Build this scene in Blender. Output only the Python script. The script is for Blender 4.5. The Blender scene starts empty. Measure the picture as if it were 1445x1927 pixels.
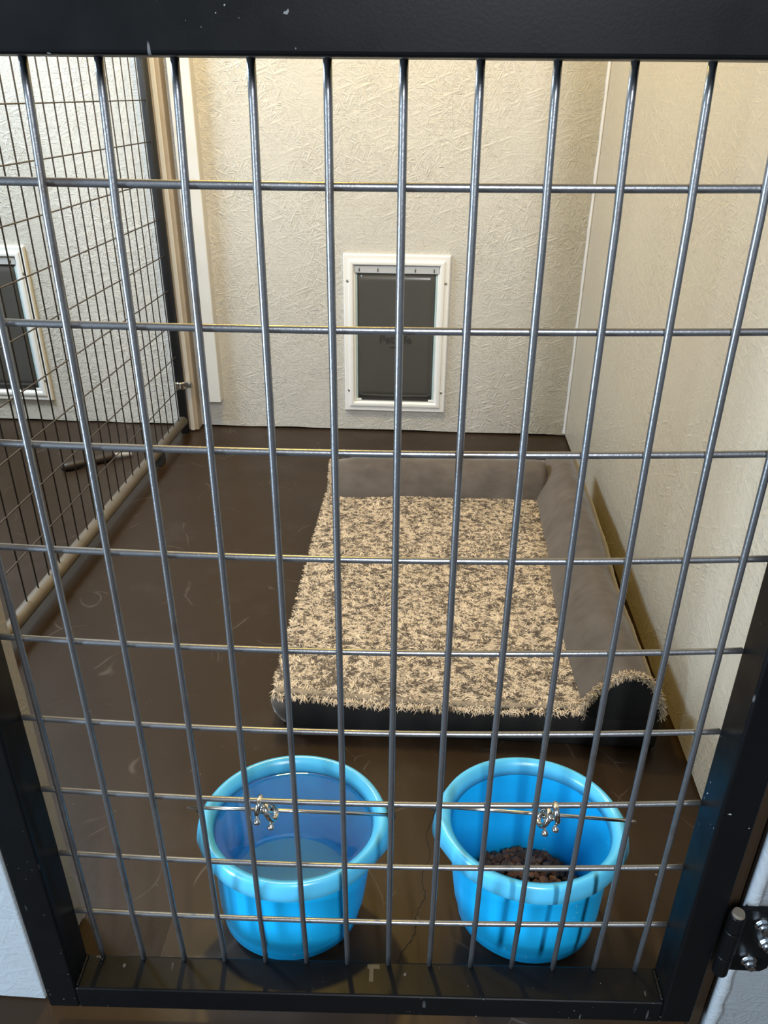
import bpy, bmesh, math, random
import numpy as np
from mathutils import Matrix, Vector

random.seed(7)
rng = np.random.default_rng(11)
scene = bpy.context.scene
col = scene.collection

# ---------------------------------------------------------------- camera
cam_d = bpy.data.cameras.new('camera')
cam = bpy.data.objects.new('camera', cam_d)
col.objects.link(cam)
CP = (0.047115, -0.600668, 1.046108)
RT, FW, UP = (0.998234, 0.058869, 0.007977), (-0.048207, 0.881178, -0.470321), (-0.034717, 0.469106, 0.882459)
cam.matrix_world = Matrix(((RT[0], UP[0], -FW[0], CP[0]),
                           (RT[1], UP[1], -FW[1], CP[1]),
                           (RT[2], UP[2], -FW[2], CP[2]),
                           (0, 0, 0, 1)))
cam_d.sensor_fit = 'VERTICAL'
cam_d.sensor_height = 36.0
cam_d.lens = 1486.333 / 1927 * 36.0
cam_d.clip_start = 0.01
scene.camera = cam

# ---------------------------------------------------------------- light
world = bpy.data.worlds.new('world')
scene.world = world
world.use_nodes = True
bg = world.node_tree.nodes['Background']
bg.inputs[0].default_value = (0.70, 0.84, 1.0, 1)      # cool daylight that fills the aisle
bg.inputs[1].default_value = 0.22

def lamp(name, kind, loc, energy, color, size=0.1, size_y=None, target=None):
    d = bpy.data.lights.new(name, kind)
    d.energy = energy
    d.color = color
    if kind == 'AREA':
        d.shape = 'RECTANGLE' if size_y else 'DISK'
        d.size = size
        if size_y:
            d.size_y = size_y
    else:
        d.shadow_soft_size = size
    o = bpy.data.objects.new(name, d)
    o.location = loc
    if target:
        o.rotation_euler = (Vector(target) - Vector(loc)).to_track_quat('-Z', 'Y').to_euler()
    col.objects.link(o)
    return o

WARM = (1.0, 0.68, 0.14)
COOL = (0.66, 0.83, 1.0)
LAMPS = [
    lamp('kennel_bulb', 'POINT', (-0.34, 1.12, 2.15), 64, WARM, 0.05),
    lamp('neighbour_tube', 'AREA', (-1.75, 1.15, 2.1), 62, COOL, 0.9, 0.25, (-1.0, 1.5, 0.4)),
    lamp('aisle_front_light', 'AREA', (0.42, -2.1, 2.15), 80, (0.93, 0.96, 1.0), 0.14, 1.1, (0.0, 1.0, 0.5)),  # added unseen light, tall for upright bar shadows, placed to fill back wall
    lamp('aisle_doorway', 'AREA', (-2.3, -1.45, 0.58), 100, COOL, 0.30, 1.1, (0.4, 0.2, 0.7)),
]

scene.view_settings.view_transform = 'Standard'
scene.view_settings.look = 'None'
scene.view_settings.exposure = 0.0
scene.view_settings.gamma = 1.0
scene.view_settings.use_curve_mapping = False


# ---------------------------------------------------------------- helpers
def tag(o, label=None, cat=None, group=None, kind=None):
    if label: o['label'] = label
    if cat: o['category'] = cat
    if group: o['group'] = group
    if kind: o['kind'] = kind
    return o

def empty(name, loc=(0, 0, 0), rz=0.0):
    o = bpy.data.objects.new(name, None)
    o.location = loc
    o.rotation_euler = (0, 0, rz)
    o.empty_display_size = 0.05
    col.objects.link(o)
    return o

class MB:
    """collects vertices and faces for ONE mesh object"""
    def __init__(self):
        self.v, self.f, self.n = [], [], 0
    def add(self, v, f):
        self.v.extend([tuple(map(float, a)) for a in v])
        self.f.extend([tuple(int(i) + self.n for i in q) for q in f])
        self.n += len(v)
        return self
    def box(self, a, b):
        x0, y0, z0 = a; x1, y1, z1 = b
        return self.add([(x0, y0, z0), (x1, y0, z0), (x1, y1, z0), (x0, y1, z0),
                         (x0, y0, z1), (x1, y0, z1), (x1, y1, z1), (x0, y1, z1)],
                        [(0, 3, 2, 1), (4, 5, 6, 7), (0, 1, 5, 4), (1, 2, 6, 5), (2, 3, 7, 6), (3, 0, 4, 7)])
    def tube(self, pts, r, seg=10, cap=True, closed=False):
        pts = [Vector(p) for p in pts]
        n = len(pts)
        rr = r if hasattr(r, '__len__') else [r] * n
        V, F = [], []
        prev = None
        for i, p in enumerate(pts):
            if closed:
                t = pts[(i + 1) % n] - pts[i - 1]
            else:
                t = pts[min(i + 1, n - 1)] - pts[max(i - 1, 0)]
            t.normalize()
            if prev is None:
                a = Vector((0, 0, 1)) if abs(t.z) < 0.9 else Vector((1, 0, 0))
                u = t.cross(a).normalized()
            else:
                u = (prev - t * prev.dot(t)).normalized()
            prev = u
            w = t.cross(u)
            for k in range(seg):
                an = 2 * math.pi * k / seg
                V.append(p + (u * math.cos(an) + w * math.sin(an)) * rr[i])
        m = n if closed else n - 1
        for i in range(m):
            j = (i + 1) % n
            for k in range(seg):
                l = (k + 1) % seg
                F.append((i * seg + k, i * seg + l, j * seg + l, j * seg + k))
        if cap and not closed:
            F.append(tuple(range(seg - 1, -1, -1)))
            F.append(tuple((n - 1) * seg + k for k in range(seg)))
        return self.add(V, F)
    def grid(self, P, closed_u=False, closed_v=False):
        """P[nu][nv][3]"""
        P = np.asarray(P, float)
        nu, nv = P.shape[:2]
        F = []
        for i in range(nu if closed_u else nu - 1):
            for j in range(nv if closed_v else nv - 1):
                a, b = (i + 1) % nu, (j + 1) % nv
                F.append((i * nv + j, a * nv + j, a * nv + b, i * nv + b))
        return self.add(P.reshape(-1, 3), F)
    def build(self, name, mat, parent=None, smooth=False, bevel=0.0, seg=2):
        me = bpy.data.meshes.new(name)
        me.from_pydata(self.v, [], self.f)
        bm = bmesh.new(); bm.from_mesh(me)
        bmesh.ops.recalc_face_normals(bm, faces=bm.faces)
        bm.to_mesh(me); bm.free()
        return link(name, me, mat, parent, smooth, bevel, seg)

def link(name, me, mat, parent=None, smooth=False, bevel=0.0, seg=2):
    o = bpy.data.objects.new(name, me)
    if mat: me.materials.append(mat)
    if smooth:
        me.shade_smooth()
    if bevel:
        b = o.modifiers.new('bevel', 'BEVEL')
        b.width = bevel; b.segments = seg; b.limit_method = 'ANGLE'
    col.objects.link(o)
    if parent: o.parent = parent
    return o

def catmull(pts, n, closed=True):
    P = np.asarray(pts, float)
    m = len(P)
    out = []
    for s in np.linspace(0, m if closed else m - 1, n, endpoint=not closed):
        i = min(int(s), m - 1); t = s - i
        if closed:
            p0, p1, p2, p3 = (P[(i + k) % m] for k in (-1, 0, 1, 2))
        else:
            p0, p1, p2, p3 = (P[min(max(i + k, 0), m - 1)] for k in (-1, 0, 1, 2))
        out.append(0.5 * (2 * p1 + (p2 - p0) * t + (2 * p0 - 5 * p1 + 4 * p2 - p3) * t * t + (3 * p1 - p0 - 3 * p2 + p3) * t ** 3))
    return np.array(out)

def vnoise(x, y, seed=0):
    """2-D value noise 0..1 on arrays"""
    xi, yi = np.floor(x).astype(int), np.floor(y).astype(int)
    xf, yf = x - xi, y - yi
    def h(a, b):
        n = (a * 374761393 + b * 668265263 + seed * 974634777) & 0xFFFFFFFF
        n = ((n ^ (n >> 13)) * 1274126177) & 0xFFFFFFFF
        return ((n ^ (n >> 16)) & 0xFFFF) / 65535.0
    u, v = xf * xf * (3 - 2 * xf), yf * yf * (3 - 2 * yf)
    return (h(xi, yi) * (1 - u) + h(xi + 1, yi) * u) * (1 - v) + (h(xi, yi + 1) * (1 - u) + h(xi + 1, yi + 1) * u) * v


# ---------------------------------------------------------------- materials
class NT:
    def __init__(self, name):
        self.m = bpy.data.materials.new(name)
        self.m.use_nodes = True
        self.t = self.m.node_tree
        self.b = self.t.nodes['Principled BSDF']
    def n(self, kind, **kw):
        nd = self.t.nodes.new('ShaderNode' + kind)
        for k, v in kw.items():
            if k.startswith('_'):
                setattr(nd, k[1:], v)
            else:
                s = nd.inputs[int(k[1:])] if k[0] == 'i' and k[1:].isdigit() else nd.inputs[k]
                self.put(s, v)
        return nd
    def put(self, s, v):
        if hasattr(v, 'is_output') or hasattr(v, 'links'):
            self.t.links.new(v, s)
        else:
            s.default_value = v
    def math(self, op, a, b=0.0, clamp=False):
        nd = self.t.nodes.new('ShaderNodeMath'); nd.operation = op; nd.use_clamp = clamp
        self.put(nd.inputs[0], a); self.put(nd.inputs[1], b)
        return nd.outputs[0]
    def ramp(self, fac, stops):
        nd = self.t.nodes.new('ShaderNodeValToRGB')
        el = nd.color_ramp.elements
        while len(el) < len(stops): el.new(0.5)
        for e, (p, c) in zip(el, stops):
            e.position = p
            e.color = c if len(c) == 4 else (*c, 1)
        self.put(nd.inputs[0], fac)
        return nd.outputs[0]
    def mix(self, fac, a, b):
        nd = self.t.nodes.new('ShaderNodeMix'); nd.data_type = 'RGBA'
        self.put(nd.inputs[0], fac); self.put(nd.inputs[6], a); self.put(nd.inputs[7], b)
        return nd.outputs[2]
    def coord(self, kind='Object', scale=(1, 1, 1), rot=(0, 0, 0)):
        c = self.n('TexCoord').outputs[kind]
        mp = self.n('Mapping')
        self.put(mp.inputs['Vector'], c)
        mp.inputs['Scale'].default_value = scale
        mp.inputs['Rotation'].default_value = rot
        return mp.outputs[0]
    def noise(self, vec, scale, detail=2.0, rough=0.5):
        nd = self.n('TexNoise', Scale=scale, Detail=detail, Roughness=rough)
        self.put(nd.inputs['Vector'], vec)
        return nd.outputs['Fac']
    def bump(self, h, strength=0.5, dist=0.001, normal=None):
        nd = self.n('Bump', Strength=strength, Distance=dist)
        self.put(nd.inputs['Height'], h)
        if normal: self.put(nd.inputs['Normal'], normal)
        self.put(self.b.inputs['Normal'], nd.outputs[0])
        return nd.outputs[0]
    def set(self, **kw):
        for k, v in kw.items():
            k = k.replace('_', ' ')
            if k in ('Base Color',) and isinstance(v, tuple) and len(v) == 3: v = (*v, 1)
            self.put(self.b.inputs[k], v)
        return self

def C4(c): return (*c, 1.0)

def osb_material(name, base, rough=0.42, bump=0.55, sparse=0.0, plane='xz'):
    """painted strand board: overlapping flakes, each with its own grain direction"""
    k = NT(name)
    rot = {'xz': (math.pi / 2, 0, 0), 'yz': (0, math.pi / 2, 0), 'xy': (0, 0, 0)}[plane]
    v = k.coord('Object', rot=rot)
    # flatten to the panel plane
    flat = k.n('VectorMath', _operation='MULTIPLY'); k.put(flat.inputs[0], v); flat.inputs[1].default_value = (1, 1, 0)
    v = flat.outputs[0]
    h = None
    for q, (ang, sx, sy, thr) in enumerate(((0.35, 18, 130, 0.52), (1.15, 26, 190, 0.54), (1.95, 19, 150, 0.52), (2.70, 28, 210, 0.54), (0.80, 42, 330, 0.56), (2.25, 38, 300, 0.56), (1.60, 34, 380, 0.58), (0.05, 36, 360, 0.58))):
        vr = k.n('VectorRotate', _rotation_type='Z_AXIS', Angle=ang); k.put(vr.inputs['Vector'], v)
        st = k.n('VectorMath', _operation='MULTIPLY_ADD'); k.put(st.inputs[0], vr.outputs[0]); st.inputs[1].default_value = (sx, sy, 0); st.inputs[2].default_value = (q * 3.7, q * 9.1, 0)
        vo = k.n('TexVoronoi', Scale=1.0, _voronoi_dimensions='2D'); k.put(vo.inputs['Vector'], st.outputs[0])
        sep = k.n('SeparateColor'); k.put(sep.inputs[0], vo.outputs['Color'])
        hk = k.math('MAXIMUM', k.math('SUBTRACT', sep.outputs[0], thr + sparse), 0.0)
        hk = k.math('MULTIPLY', hk, k.math('SUBTRACT', 1.0, k.math('MULTIPLY', vo.outputs['Distance'], 0.55)))
        h = hk if h is None else k.math('MAXIMUM', h, hk)
    area = k.noise(v, 4.0, 2.0)
    h = k.math('MULTIPLY', h, k.ramp(area, [(0.30, (0.25, 0.25, 0.25)), (0.62, (1.6, 1.6, 1.6))]))
    h = k.math('ADD', h, k.math('MULTIPLY', k.noise(v, 60.0, 3.0, 0.6), 0.12))
    brush = k.noise(k.coord('Object', scale=(3, 3, 60) if plane != 'xy' else (60, 3, 3)), 3.0, 3.0)
    h = k.math('ADD', h, k.math('MULTIPLY', brush, 0.12))
    k.bump(h, bump, 0.0050)
    tone = k.noise(v, 2.2, 3.0)
    c = k.mix(tone, C4(tuple(x * 0.93 for x in base)), C4(tuple(min(1, x * 1.05) for x in base)))
    # worn flecks where the paint caught on strand edges
    fl = k.ramp(k.noise(v, 95.0, 2.0), [(0.70, (0, 0, 0)), (0.76, (1, 1, 1))])
    c = k.mix(k.math('MULTIPLY', fl, 0.35), c, C4(tuple(x * 0.55 for x in base)))
    k.set(Base_Color=c, Roughness=rough)
    return k.m

WALL = (0.59, 0.57, 0.52)
M = {}
M['wall_back'] = osb_material('painted_osb', WALL, 0.45, 1.0, 0.0, plane='xz')
M['wall_side'] = osb_material('painted_osb_side', (0.54, 0.495, 0.415), 0.34, 0.85, 0.12, plane='yz')  # tan tint puts the bulb's warm light into the wall colour
M['wall_front_grey'] = osb_material('painted_osb_mid_grey', (0.20, 0.22, 0.235), 0.4, 0.7, 0.10, plane='xz')
M['wall_front'] = osb_material('painted_osb_grey', (0.33, 0.37, 0.40), 0.4, 0.7, 0.10, plane='xz')

def floor_mat():
    k = NT('brown_floor_paint')
    v = k.coord('Object')
    t = k.noise(v, 2.6, 4.0, 0.6)
    c = k.mix(t, C4((0.026, 0.0155, 0.0085)), C4((0.040, 0.026, 0.0165)))
    # pale scuffs and dusty smears
    sm = k.ramp(k.noise(v, 7.0, 5.0, 0.65), [(0.54, (0, 0, 0)), (0.72, (1, 1, 1))])
    c = k.mix(k.math('MULTIPLY', sm, 0.30), c, C4((0.065, 0.050, 0.04)))
    w = k.n('TexNoise', Scale=3.5, Detail=1.0); k.put(w.inputs['Vector'], v)
    ws = k.n('VectorMath', _operation='MULTIPLY_ADD'); k.put(ws.inputs[0], w.outputs['Color']); ws.inputs[1].default_value = (0.7, 0.7, 0); k.put(ws.inputs[2], v)
    vo = k.n('TexVoronoi', _feature='DISTANCE_TO_EDGE', Scale=6.0); k.put(vo.inputs['Vector'], ws.outputs[0])
    arc = k.ramp(vo.outputs['Distance'], [(0.0, (1, 1, 1)), (0.012, (0, 0, 0))])
    gate = k.ramp(k.noise(v, 9.0, 3.0), [(0.54, (0, 0, 0)), (0.62, (1, 1, 1))])
    sc = k.math('MULTIPLY', arc, gate)
    c = k.mix(k.math('MULTIPLY', sc, 0.4), c, C4((0.16, 0.135, 0.115)))
    dots = k.ramp(k.noise(v, 120.0, 1.0), [(0.80, (0, 0, 0)), (0.82, (1, 1, 1))])
    c = k.mix(k.math('MULTIPLY', dots, 0.5), c, C4((0.35, 0.32, 0.28)))
    h = k.math('ADD', k.noise(v, 60.0, 3.0), k.math('MULTIPLY', k.noise(k.coord('Object', scale=(90, 6, 6)), 1.5, 2.0), 0.5))
    k.bump(h, 0.25, 0.0008)
    r = k.ramp(k.noise(v, 5.0, 3.0), [(0.3, (0.30, 0.30, 0.30)), (0.7, (0.44, 0.44, 0.44))])
    k.set(Base_Color=c, Roughness=r, Specular_IOR_Level=0.18)
    return k.m
M['floor'] = floor_mat()

def grain_mat():
    k = NT('brown_painted_plywood')
    v = k.coord('Object', scale=(55, 3.0, 1))
    g = k.noise(v, 3.0, 3.0, 0.6)
    k.bump(g, 0.3, 0.0015)
    k.set(Base_Color=k.mix(g, C4((0.022, 0.0135, 0.0075)), C4((0.036, 0.024, 0.015))), Roughness=0.6, Specular_IOR_Level=0.15)
    return k.m
M['grain'] = grain_mat()

def paint(name, c, rough=0.4, spread=0.08, scale=8.0, bump=0.0, metallic=0.0):
    k = NT(name)
    v = k.coord('Object')
    t = k.noise(v, scale, 3.0)
    k.set(Base_Color=k.mix(t, C4(tuple(x * (1 - spread) for x in c)), C4(tuple(min(1, x * (1 + spread)) for x in c))), Roughness=rough, Metallic=metallic)
    if bump: k.bump(k.noise(v, scale * 12, 2.0), bump, 0.0006)
    return k.m

M['stud'] = paint('tan_stud_paint', (0.40, 0.33, 0.25), 0.5, 0.1, 14, 0.3)
M['board'] = paint('white_board_paint', (0.66, 0.65, 0.62), 0.45, 0.05, 10, 0.2)
M['ceiling'] = paint('bare_wood_ceiling', (0.20, 0.14, 0.085), 0.7, 0.15, 5, 0.2)
M['caulk'] = paint('white_caulk', (0.82, 0.82, 0.84), 0.35, 0.04, 30, 0.4)
M['jamb'] = osb_material('jamb_paint', (0.46, 0.40, 0.31), 0.5, 0.5, 0.1, plane='yz')
M['plastic_white'] = paint('white_plastic', (0.86, 0.86, 0.84), 0.32, 0.02, 10)
M['alu'] = paint('grey_top_bar', (0.62, 0.64, 0.66), 0.35, 0.03, 10, metallic=0.3)
M['screw'] = paint('screw_steel', (0.45, 0.42, 0.36), 0.35, 0.1, 40, metallic=0.8)
M['slot'] = paint('slot_dark', (0.02, 0.02, 0.02), 0.6)
M['flap'] = paint('smoke_vinyl', (0.080, 0.078, 0.072), 0.22, 0.12, 5)
M['flap_edge'] = paint('clear_vinyl_edge', (0.45, 0.60, 0.62), 0.15, 0.15, 20)
M['print'] = paint('flap_print', (0.045, 0.044, 0.042), 0.3)

def black_metal(name, base, rough, dust=0.5):
    k = NT(name)
    v = k.coord('Object')
    t = k.noise(v, 6.0, 4.0)
    c = k.mix(t, C4(tuple(x * 0.75 for x in base)), C4(tuple(x * 1.3 for x in base)))
    d = k.ramp(k.noise(v, 210.0, 1.0), [(0.775, (0, 0, 0)), (0.80, (1, 1, 1))])
    area = k.ramp(k.noise(v, 7.0, 2.0), [(0.48, (0, 0, 0)), (0.62, (1, 1, 1))])
    c = k.mix(k.math('MULTIPLY', k.math('MULTIPLY', d, area), dust), c, C4((0.5, 0.52, 0.53)))
    scr = k.ramp(k.noise(k.coord('Object', scale=(60, 25, 9), rot=(0.5, 0.4, 0.7)), 2.2, 1.0), [(0.735, (0, 0, 0)), (0.755, (1, 1, 1))])
    c = k.mix(k.math('MULTIPLY', k.math('MULTIPLY', scr, area), dust * 0.7), c, C4((0.32, 0.33, 0.34)))
    r = k.math('ADD', k.math('MULTIPLY', k.noise(v, 25.0, 3.0), 0.25), rough)
    k.bump(k.noise(v, 420.0, 2.0), 0.12, 0.0004)
    k.set(Base_Color=c, Roughness=r, Specular_IOR_Level=0.14)
    return k.m
M['frame'] = black_metal('black_gate_paint', (0.0035, 0.004, 0.0046), 0.26)

def wire_mat():
    k = NT('gate_wire_galvanised')
    v = k.coord('Object')
    t = k.noise(v, 28.0, 4.0, 0.65)
    c = k.mix(t, C4((0.11, 0.115, 0.125)), C4((0.34, 0.355, 0.375)))
    ru = k.ramp(k.noise(v, 16.0, 3.0), [(0.60, (0, 0, 0)), (0.72, (1, 1, 1))])
    c = k.mix(k.math('MULTIPLY', ru, 0.45), c, C4((0.13, 0.085, 0.05)))
    k.bump(k.noise(v, 350.0, 2.0), 0.3, 0.0005)
    k.set(Base_Color=c, Roughness=k.ramp(t, [(0.3, (0.42, 0.42, 0.42)), (0.7, (0.28, 0.28, 0.28))]), Metallic=0.85)
    return k.m
M['wire'] = wire_mat()
M['fence_wire'] = paint('fence_wire_black', (0.055, 0.045, 0.038), 0.5, 0.2, 30)
M['fence_tube'] = black_metal('fence_tube_black', (0.035, 0.036, 0.038), 0.30, 0.2)

def dusty_tube():
    k = NT('dusty_fence_rail')
    v = k.coord('Object')
    c = k.mix(k.noise(v, 18.0, 4.0), C4((0.10, 0.082, 0.062)), C4((0.17, 0.145, 0.115)))
    k.bump(k.noise(v, 160.0, 2.0), 0.3, 0.0006)
    k.set(Base_Color=c, Roughness=0.55)
    return k.m
M['rail'] = dusty_tube()
M['chrome'] = paint('nickel_plate', (0.78, 0.76, 0.72), 0.10, 0.05, 30, metallic=1.0)
M['bail'] = paint('bail_wire', (0.62, 0.61, 0.58), 0.22, 0.12, 60, metallic=1.0)
M['black_knob'] = paint('rusty_black_end', (0.03, 0.022, 0.016), 0.5, 0.2, 60)
M['zinc'] = paint('zinc_nut', (0.70, 0.76, 0.80), 0.22, 0.08, 60, metallic=1.0)

def bucket_mat():
    k = NT('cyan_plastic')
    v = k.coord('Object')
    c = k.mix(k.noise(v, 6.0, 2.0), C4((0.007, 0.425, 0.86)), C4((0.010, 0.455, 0.90)))
    # dried splash droplets near the foot
    d = k.ramp(k.noise(v, 120.0, 1.0), [(0.76, (0, 0, 0)), (0.78, (1, 1, 1))])
    c = k.mix(k.math('MULTIPLY', d, 0.35), c, C4((0.45, 0.75, 0.9)))
    k.set(Base_Color=c, Roughness=0.30)
    return k.m
M['bucket'] = bucket_mat()
M['rim'] = paint('cyan_plastic_rim', (0.085, 0.46, 0.72), 0.26, 0.06, 14)

M['film'] = paint('mineral_film', (0.36, 0.66, 0.78), 0.6, 0.1, 20)

def water_mat():
    k = NT('water')
    k.set(Base_Color=(0.72, 1.0, 0.97), Roughness=0.0, IOR=1.33)
    k.b.inputs['Transmission Weight'].default_value = 1.0
    return k.m
M['water'] = water_mat()

def suede(name, a, b, rough=0.85):
    k = NT(name)
    v = k.coord('Object')
    t = k.noise(v, 9.0, 5.0, 0.62)
    st = k.noise(k.coord('Object', scale=(10, 30, 10), rot=(0, 0, 0.6)), 2.0, 3.0)
    t2 = k.math('ADD', k.math('MULTIPLY', t, 0.7), k.math('MULTIPLY', st, 0.3))
    c = k.mix(k.ramp(t2, [(0.38, (0, 0, 0)), (0.62, (1, 1, 1))]), C4(a), C4(b))
    h = k.math('ADD', k.noise(v, 14.0, 2.0), k.math('MULTIPLY', k.noise(v, 400.0, 2.0), 0.06))
    k.bump(h, 0.35, 0.006)
    k.set(Base_Color=c, Roughness=rough)
    k.b.inputs['Sheen Weight'].default_value = 0.35
    k.b.inputs['Sheen Roughness'].default_value = 0.4
    return k.m
M['suede'] = suede('taupe_suede', (0.078, 0.064, 0.055), (0.122, 0.102, 0.089))
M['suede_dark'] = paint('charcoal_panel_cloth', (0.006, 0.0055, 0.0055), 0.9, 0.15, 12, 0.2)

def pile_mat():
    k = NT('speckled_fleece')
    a = k.n('Attribute', _attribute_name='tuft')
    k.set(Base_Color=a.outputs['Color'], Roughness=0.75)
    k.b.inputs['Sheen Weight'].default_value = 0.15
    return k.m
M['pile'] = pile_mat()
M['pile_base'] = paint('fleece_backing', (0.30, 0.235, 0.16), 0.9, 0.3, 60)

def kibble_mat():
    k = NT('kibble')
    oi = k.n('ObjectInfo')
    v = k.coord('Object')
    t = k.math('ADD', k.math('MULTIPLY', k.noise(v, 220.0, 3.0), 0.5), k.math('MULTIPLY', oi.outputs['Random'], 0.5))
    c = k.ramp(t, [(0.2, (0.045, 0.018, 0.009)), (0.55, (0.15, 0.060, 0.026)), (0.85, (0.28, 0.135, 0.058))])
    k.bump(k.noise(v, 500.0, 3.0), 0.5, 0.001)
    k.set(Base_Color=c, Roughness=0.8)
    return k.m
M['kibble'] = kibble_mat()
M['stick'] = paint('dark_chew_hide', (0.030, 0.020, 0.014), 0.45, 0.3, 40, 0.5)
M['stick_end'] = paint('pale_chew_end', (0.34, 0.31, 0.27), 0.6, 0.15, 60)
M['crack'] = paint('floor_crack', (0.008, 0.006, 0.005), 0.9)
M['metal_chip'] = paint('bare_metal_chip', (0.035, 0.033, 0.03), 0.5, 0.2, 90)

# ---------------------------------------------------------------- the setting
YB, XR = 1.957, 0.528
H = 2.45
XL = -2.3
fl = MB().box((XL - 0.2, -2.6, -0.06), (2.2, YB + 0.15, 0.0)).build('floor', M['floor'])
tag(fl, 'brown painted floor with scuffs', kind='structure')

def ragged_wall(name, mat, x0, x1, y0, y1, axis, zb=0.006, jit=0.003, n=160, jitf=1.0):
    """thick slab whose lower edge is cut a little unevenly above the floor"""
    mb = MB()
    V = []; F = []
    for i in range(n + 1):
        t = i / n
        z = zb + jitf * jit * (float(vnoise(np.array([t * 40.0]), np.array([3.3]), 5)[0]) - 0.5) * 2
        z = max(z, 0.0012)
        if axis == 'x':
            x = x0 + (x1 - x0) * t
            V += [(x, y0, z), (x, y1, z), (x, y1, H), (x, y0, H)]
        else:
            y = y0 + (y1 - y0) * t
            V += [(x0, y, z), (x1, y, z), (x1, y, H), (x0, y, H)]
    for i in range(n):
        for k in range(4):
            l = (k + 1) % 4
            F.append((i * 4 + k, i * 4 + l, i * 4 + 4 + l, i * 4 + 4 + k))
    F += [(0, 1, 2, 3), (n * 4 + 3, n * 4 + 2, n * 4 + 1, n * 4)]
    o = mb.add(V, F).build(name, mat)
    return o

tag(ragged_wall('wall_back', M['wall_back'], XL, XR + 0.6, YB, YB + 0.11, 'x'), 'pale painted strand board back wall', kind='structure')
tag(ragged_wall('wall_right', M['wall_side'], XR, XR + 0.09, 0.10, YB - 0.001, 'y', 0.007), 'painted strand board right wall with a warm light tint', kind='structure')
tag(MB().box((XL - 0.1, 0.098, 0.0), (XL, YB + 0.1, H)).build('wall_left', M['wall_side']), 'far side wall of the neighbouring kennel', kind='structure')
tag(MB().box((XL - 0.1, -0.020, 0.003), (-0.4180, 0.098, H)).build('wall_front_left', M['wall_front'], bevel=0.002), 'blue grey painted board wall left of the gate', kind='structure')  # unseen far stretch closes the neighbour's opening to block doorway light
tag(MB().box((0.418, -0.018, 0.003), (1.6, 0.098, H)).build('wall_front_right', M['wall_front_grey'], bevel=0.002), 'grey painted board wall right of the gate', kind='structure')
tag(MB().box((XL - 0.1, -0.02, H), (1.6, YB + 0.11, H + 0.05)).build('ceiling', M['ceiling']), 'bare brown wooden ceiling', kind='structure')

# jamb lining on the left of the opening (rough painted edge towards the room)
mb = MB()
P = []
for i in range(61):
    z = 0.004 + i / 60 * 1.9
    yb = 0.0985 + 0.0022 * (random.random() - 0.3)
    P.append([(-0.4179, -0.016, z), (-0.4155, -0.016, z), (-0.4155, yb, z), (-0.4179, yb + 0.001, z)])
mb.grid(P, closed_v=True)
tag(mb.build('trim_1', M['jamb']), 'rough painted jamb edge behind the left gate post', kind='structure')
# white sealant bead on the right edge of the opening
P = []
for i in range(121):
    z = 0.004 + i / 120 * 1.6
    a = 0.0085 + 0.002 * math.sin(i * 1.7) * random.random()
    P.append([(0.4182 - 0.0022, -0.0185 + 0.012, z), (0.4182 - 0.002, -0.0205, z), (0.4182 + a, -0.0208, z), (0.4182 + a + 0.003, -0.0179, z)])
tag(MB().grid(P, closed_v=True).build('trim_2', M['wall_front'], smooth=True), 'white painted corner bead right of the gate', kind='structure')
tag(MB().box((0.404, -0.004, 0.002), (0.4178, 0.098, 1.9)).build('trim_6', M['grain'], bevel=0.0015), 'dark brown wooden stop between gate and right wall', kind='structure')
# sealant line in the far corner
P = []
for i in range(161):
    z = 0.012 + i / 160 * 2.2
    w = 0.007 + 0.0035 * float(vnoise(np.array([i * 0.35]), np.array([0.5]), 2)[0])
    P.append([(XR - w, YB - 0.0005, z), (XR - w * 0.5, YB - w * 0.55, z), (XR - 0.0005, YB - w * 1.1, z), (XR - 0.0001, YB - 0.0001, z)])
tag(MB().grid(P, closed_v=True).build('trim_3', M['caulk'], smooth=True), 'white sealant bead in the back corner', kind='structure')

# stud and board fixed to the back wall beside the fence
tr = MB().box((-0.800, YB - 0.047, 0.003), (-0.735, YB, H)).build('trim_4', M['stud'], bevel=0.003)
tag(tr, 'tan wooden stud on the back wall beside the fence post', kind='structure')
MB().box((-0.762, YB - 0.052, 0.003), (-0.748, YB - 0.046, H)).build('batten', M['board'], tr, bevel=0.002)
tag(MB().box((-0.716, YB - 0.043, 0.104), (-0.650, YB, H)).build('trim_5', M['board'], bevel=0.0025), 'white board on the back wall ending above the floor', kind='structure')

# floor details: seam, worn plywood patch
def ribbon(name, pts, w, z, mat, parent, jit=0.0):
    V = []; F = []
    pts = [Vector(p) for p in pts]
    for i, p in enumerate(pts):
        t = (pts[min(i + 1, len(pts) - 1)] - pts[max(i - 1, 0)]).normalized()
        nx, ny = -t.y, t.x
        ww = w * (0.5 + random.random() * jit) if jit else w
        V += [(p.x + nx * ww, p.y + ny * ww, z), (p.x - nx * ww, p.y - ny * ww, z), (p.x + nx * ww, p.y + ny * ww, z - 0.001), (p.x - nx * ww, p.y - ny * ww, z - 0.001)]
    for i in range(len(pts) - 1):
        a = i * 4
        F += [(a, a + 1, a + 5, a + 4), (a + 2, a + 6, a + 7, a + 3), (a, a + 4, a + 6, a + 2), (a + 1, a + 3, a + 7, a + 5)]
    return MB().add(V, F).build(name, mat, parent)
cr = catmull([(0.105, 0.425), (0.092, 0.36), (0.083, 0.31), (0.072, 0.27), (0.078, 0.235), (0.066, 0.195), (0.071, 0.165), (0.060, 0.135), (0.056, 0.10), (0.038, 0.07), (0.030, 0.03), (0.022, -0.05)], 90, False)
cr = cr + np.stack([0.0008 * np.sin(np.arange(90) * 1.9) + 0.0007 * rng.normal(size=90), np.zeros(90)], 1)
ribbon('crack', [(a, b, 0) for a, b in cr], 0.0006, 0.0004, M['crack'], fl, 1.0)
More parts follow.
